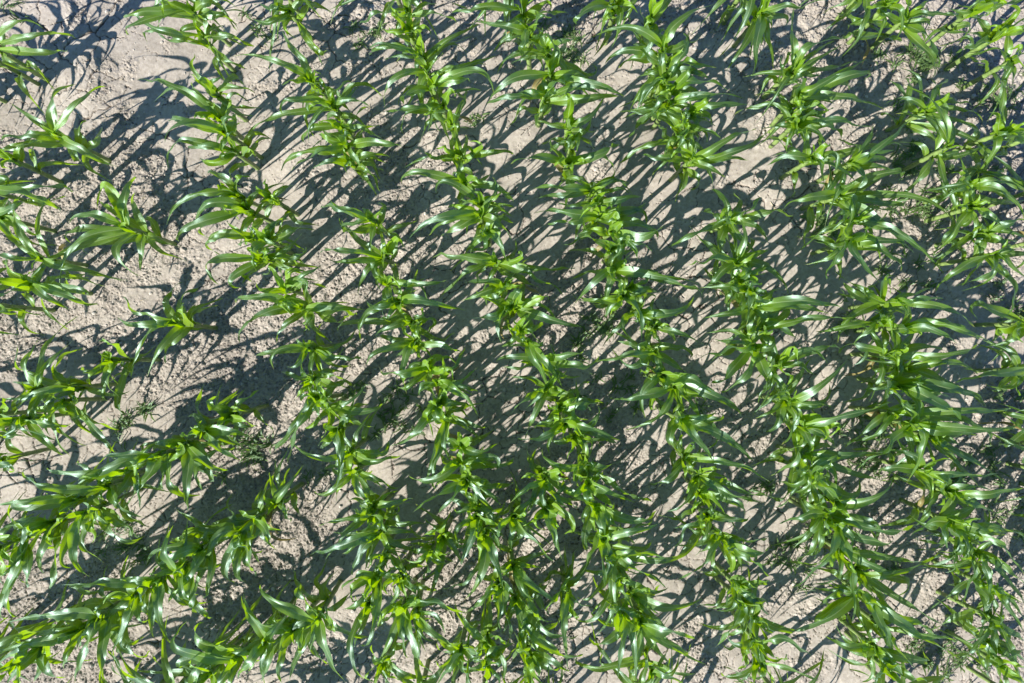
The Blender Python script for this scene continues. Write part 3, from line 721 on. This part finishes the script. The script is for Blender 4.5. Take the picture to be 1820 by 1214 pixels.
F 1766 1045:1791,1080,1823,1123;1788,1060,1823,1100;1746,1040,1738,1028;1778,1050,1816,1070;1698,1050,1653,1083;1756,1065,1751,1085
F 1776 1105:1801,1163,1812,1210;1728,1153,1665,1168;1796,1123,1823,1143;1758,1100,1743,1085;1788,1130,1801,1155;1696,1100,1645,1120;1766,1085
F 1768 1150:1756,1180,1756,1205;1791,1165,1808,1205;1748,1135,1756,1118;1791,1148,1823,1178;1741,1160,1751,1188
F 1786 1188:1766,1173,1758,1165;1806,1205,1823,1218;1778,1208,1776,1226;1801,1180,1823,1190"""
plants = []
for ln in DATA.split('\n'):
    head, rest = ln.split(':')
    row, x, y = head.split()
    lv = [tuple(int(a) for a in s.split(',')) for s in rest.split(';')]
    plants.append([row, int(x), int(y), lv])

# plants whose tops stand just outside the frame while their feet, leaf tips or shadows fall inside it
for row, x, y in (('G', 1692, 258), ('G', 1908, 850), ('G', 1948, 945), ('G', 1890, 800), ('G', 1926, 895), ('G', 1966, 1000), ('G', 2000, 1115), ('H', 1862, 330), ('H', 1895, 415), ('B', 935, 1250), ('B', 950, 1305), ('B', 965, 1360), ('C', 1150, 1250), ('C', 1168, 1305),
                  ('C', 1188, 1360), ('D', 1402, 1260), ('D', 1420, 1320), ('E', 1618, 1262), ('E', 1640, 1325), ('F', 1838, 1262), ('A', 742, 1255), ('A', 760, 1310), ('A', 778, 1365), ('B', 860, 1275), ('B', 800, 1290), ('A', 298, -45), ('B', 486, -48),
                  ('C', 690, -42), ('D', 902, -50), ('E', 1128, -50), ('F', 1338, -46), ('G', 1560, -40)):
    plants.append([row, x, y, []])
E0 = Vector((90, 137)); E1 = Vector((595, 1050))
K0 = (H - 0.69) / H
def base_px(x, y): return Vector((CX + (x - CX) * K0, CY + (y - CY) * K0))
done = {}
for p in plants: done.setdefault(p[0], []).append(base_px(p[1], p[2]))
starts = ((90, 137), (190, 280), (283, 410), (350, 575), (430, 740), (530, 866), (595, 1050), (575, 1240))
for k, (sx, sy) in enumerate(starts):
    row = 'h%d' % k
    for j in range(0, 16):
        b = Vector((sx - 39.5 * j, sy + 21.8 * j))
        if b.x < -120 or b.y > 1330: break
        if any((b - q).length < 34 for r in done if r[0] == 'h' for q in done[r]): continue
        wpx = Vector((CX, CY)) + (b - Vector((CX, CY))) / K0
        if (140 if k > 3 else 70) < wpx.x and wpx.y < PH + 10: continue
        plants.append([row, wpx.x, wpx.y, []]); done.setdefault(row, []).append(b)

rows = {}
for p in plants: rows.setdefault(p[0], []).append(p)
rng_all = random.Random(11)
for row in sorted(rows):
    ps = rows[row]
    ps.sort(key=(lambda p: -p[1]) if row[0] == 'h' else (lambda p: p[2]))
    for i, p in enumerate(ps):
        _, x, y, lv = p
        rng = random.Random(int(x * 131 + y * 977) & 0xffffff)
        far = max(lv, key=lambda t: math.hypot(t[-2] - x, t[-1] - y)) if lv else None
        tail = ', longest leaf reaching ' + compass(far[-2] - x, far[-1] - y) if far else ' beyond the picture edge'
        if row[0] == 'h':
            label = '%s maize plant along %s short side row%s' % (ordinal(i + 1), ordinal(int(row[1]) + 1), tail)
            group = 'maize plants in the short side rows'
        elif row == 'X':
            label = '%s stray maize plant between second and third long rows%s' % (ordinal(i + 1), tail)
            group = 'stray maize plants between the rows'
        else:
            label = '%s maize plant down %s long row%s' % (ordinal(i + 1), ordinal('ABCDEFGH'.index(row) + 1), tail)
            group = 'maize plants in the long rows'
        make_maize(rng, x, y, lv, label, group, extra=2, free=(1 if row in ('h0', 'h1', 'h2', 'h3') else 4 if row in 'EFGH' else 2) if lv else 7, near=bool(lv), big=row in ('h4', 'h5', 'h6'), wide=1.06 if row in 'EFGH' else 1.0)

# ------------------------------------------------------------------ weeds and crumbs on the soil
def build_weeds():
    rng = random.Random(5)
    vs, fs, uv = [], [], []
    spots = ((1612, 112, 70, 260), (1640, 85, 40, 90), (1085, 725, 75, 130), (1120, 680, 60, 80), (668, 745, 70, 120), (225, 748, 40, 120), (228, 975, 45, 180),
             (1640, 282, 60, 220), (1615, 385, 60, 200), (1702, 1192, 70, 260), (1527, 782, 55, 160), (1072, 580, 45, 180), (1085, 528, 40, 130),
             (1565, 826, 50, 140), (1765, 142, 60, 180), (1010, 85, 45, 180), (437, 790, 45, 200), (1447, 930, 40, 120), (700, 715, 45, 120),
             (1460, 965, 60, 160), (1395, 990, 45, 110), (650, 60, 25, 60), (455, 45, 30, 60), (1500, 550, 40, 70), (1720, 330, 60, 140), (1780, 560, 50, 100),
             (20, 15, 40, 110), (1740, 820, 60, 130), (1800, 930, 40, 90), (605, 690, 30, 70), (1230, 720, 30, 50), (840, 215, 20, 30), (560, 830, 30, 30),
             (1640, 1160, 60, 120), (1590, 470, 50, 110), (1350, 860, 30, 50), (1560, 1020, 40, 70))
    for px, py, r, n in spots:
        tufts = [(rng.gauss(px, r * 0.55), rng.gauss(py, r * 0.5)) for _ in range(max(3, n // 14))]
        for _ in range(int(n * 0.75)):
            tx, ty = rng.choice(tufts)
            b = at(tx + rng.gauss(0, 4), ty + rng.gauss(0, 4), 0)
            b.z = ground_z(b.x, b.y) - 0.002
            az = rng.uniform(0, 6.28); ln = rng.uniform(0.03, 0.085)
            d = Vector((math.cos(az), math.sin(az), 0))
            tip = b + d * ln + Vector((0, 0, rng.uniform(0.005, 0.05)))
            mid = b + d * ln * 0.5 + Vector((0, 0, rng.uniform(0.02, 0.055)))
            sd = Vector((-d.y, d.x, 0)) * rng.uniform(0.0022, 0.0060)
            o = len(vs)
            vs += [b - sd, b + sd, mid - sd * 1.1, mid + sd * 1.1, tip - sd * 0.15, tip + sd * 0.15]
            uv += [(0.1, 0), (0.4, 0), (0.1, 0.5), (0.4, 0.5), (0.1, 0.85), (0.4, 0.85)]
            fs += [(o, o + 1, o + 3, o + 2), (o + 2, o + 3, o + 5, o + 4)]
    # broad-leaved seedlings among the grass
    for px, py, n in ((1460, 423, 7), (1445, 400, 4), (1618, 160, 3), (1790, 690, 4), (1805, 780, 5), (600, 700, 3), (1700, 830, 4), (1085, 560, 3), (1640, 300, 3), (1560, 640, 3)):
        for _ in range(n):
            c = at(px + rng.gauss(0, 16), py + rng.gauss(0, 14), 0)
            c.z = ground_z(c.x, c.y) + rng.uniform(0.015, 0.05)
            a0 = rng.uniform(0, 6.28)
            for k in range(rng.randint(4, 6)):
                az = a0 + k * 1.257 + rng.gauss(0, 0.2); ln = rng.uniform(0.022, 0.05); w = ln * 0.28
                d = Vector((math.cos(az), math.sin(az), 0)); sd = Vector((-d.y, d.x, 0)) * w
                o = len(vs)
                prof = ((0.0, 0.12), (0.3, 0.8), (0.55, 1.0), (0.8, 0.62), (1.0, 0.05))
                for s, q in prof:
                    m = c + d * ln * s + Vector((0, 0, 0.012 * math.sin(s * 3.0) - 0.006 * s))
                    vs += [m - sd * q + Vector((0, 0, 0.003)), m, m + sd * q + Vector((0, 0, 0.003))]
                    uv += [(0.05, s * 0.85), (0.5, s * 0.85), (0.95, s * 0.85)]
                for i in range(4):
                    b = o + i * 3
                    fs += [(b, b + 1, b + 4, b + 3), (b + 1, b + 2, b + 5, b + 4)]
    o = link_mesh('weeds', [tuple(v) for v in vs], fs, WEED, None, uv)
    o['kind'] = 'stuff'; o['label'] = 'low thin grassy weeds in patches between the maize rows'
build_weeds()

def build_clods():
    rng = random.Random(9)
    n = 15000
    X = np.array([rng.uniform(-3.8, 3.8) for _ in range(n)]); Y = np.array([rng.uniform(-2.6, 2.6) for _ in range(n)])
    rough = np.clip((fbm(X * 1.1 + 3, Y * 1.1, 21, 4) * 1.5 + fbm(X * 6, Y * 6, 31, 3) * 0.9) * 1.9 + 0.52, 0, 1)
    vs, fs = [], []
    ico = []
    t = (1 + 5 ** 0.5) / 2
    for a, b in ((-1, t), (1, t), (-1, -t), (1, -t)):
        ico += [(a, b, 0)]
    for a, b in ((-1, t), (1, t), (-1, -t), (1, -t)):
        ico += [(0, a, b)]
    for a, b in ((-1, t), (1, t), (-1, -t), (1, -t)):
        ico += [(b, 0, a)]
    tri = ((0, 11, 5), (0, 5, 1), (0, 1, 7), (0, 7, 10), (0, 10, 11), (1, 5, 9), (5, 11, 4), (11, 10, 2), (10, 7, 6), (7, 1, 8),
           (3, 9, 4), (3, 4, 2), (3, 2, 6), (3, 6, 8), (3, 8, 9), (4, 9, 5), (2, 4, 11), (6, 2, 10), (8, 6, 7), (9, 8, 1))
    for x, y, r in zip(X, Y, rough):
        if rng.random() > 0.08 + 0.92 * r: continue
        s = min(0.017, 0.0030 * math.exp(rng.gauss(0.3, 0.6)))
        z = ground_z(x, y) + s * 0.25
        o = len(vs)
        sx, sy, sz = rng.uniform(0.7, 1.3), rng.uniform(0.7, 1.3), rng.uniform(0.5, 0.9)
        for q in ico:
            k = s * 0.53 * rng.uniform(0.75, 1.25)
            vs.append((x + q[0] * k * sx, y + q[1] * k * sy, z + q[2] * k * sz))
        fs += [tuple(o + i for i in f) for f in tri]
    o = link_mesh('soil_clods', vs, fs, CLOD, None, None, smooth=False)
    o['kind'] = 'stuff'; o['label'] = 'loose beige soil crumbs scattered on the dry ground'
build_clods()

def build_debris():
    rng = random.Random(23)
    vs, fs = [], []
    for _ in range(150):
        x, y = rng.uniform(-3.3, 3.3), rng.uniform(-2.2, 2.2)
        az = rng.uniform(0, 6.28); ln = rng.uniform(0.012, 0.07); r = rng.uniform(0.0010, 0.0028)
        d = Vector((math.cos(az), math.sin(az), 0)); sd = Vector((-d.y, d.x, 0)) * r
        bend = Vector((-d.y, d.x, 0)) * rng.gauss(0, 0.12) * ln
        b = len(vs); n = 4
        for i in range(n + 1):
            s = i / n
            p = Vector((x, y, 0)) + d * ln * s + bend * 4 * s * (1 - s)
            p.z = ground_z(p.x, p.y) + 0.007
            vs += [p - sd, p + Vector((0, 0, r * 1.3)), p + sd, p - Vector((0, 0, r))]
        for i in range(n):
            for k in range(4):
                fs.append((b + i * 4 + k, b + i * 4 + (k + 1) % 4, b + i * 4 + 4 + (k + 1) % 4, b + i * 4 + 4 + k))
        fs += [(b, b + 3, b + 2, b + 1), tuple(b + n * 4 + k for k in range(4))]
    o = link_mesh('straw_litter', [tuple(v) for v in vs], fs, plain_material('dry_straw', (0.42, 0.36, 0.25), 0.8, 0.3, 15), None, None, smooth=False)
    o['kind'] = 'stuff'; o['label'] = 'short bits of dry straw strewn over the bare soil'
build_debris()
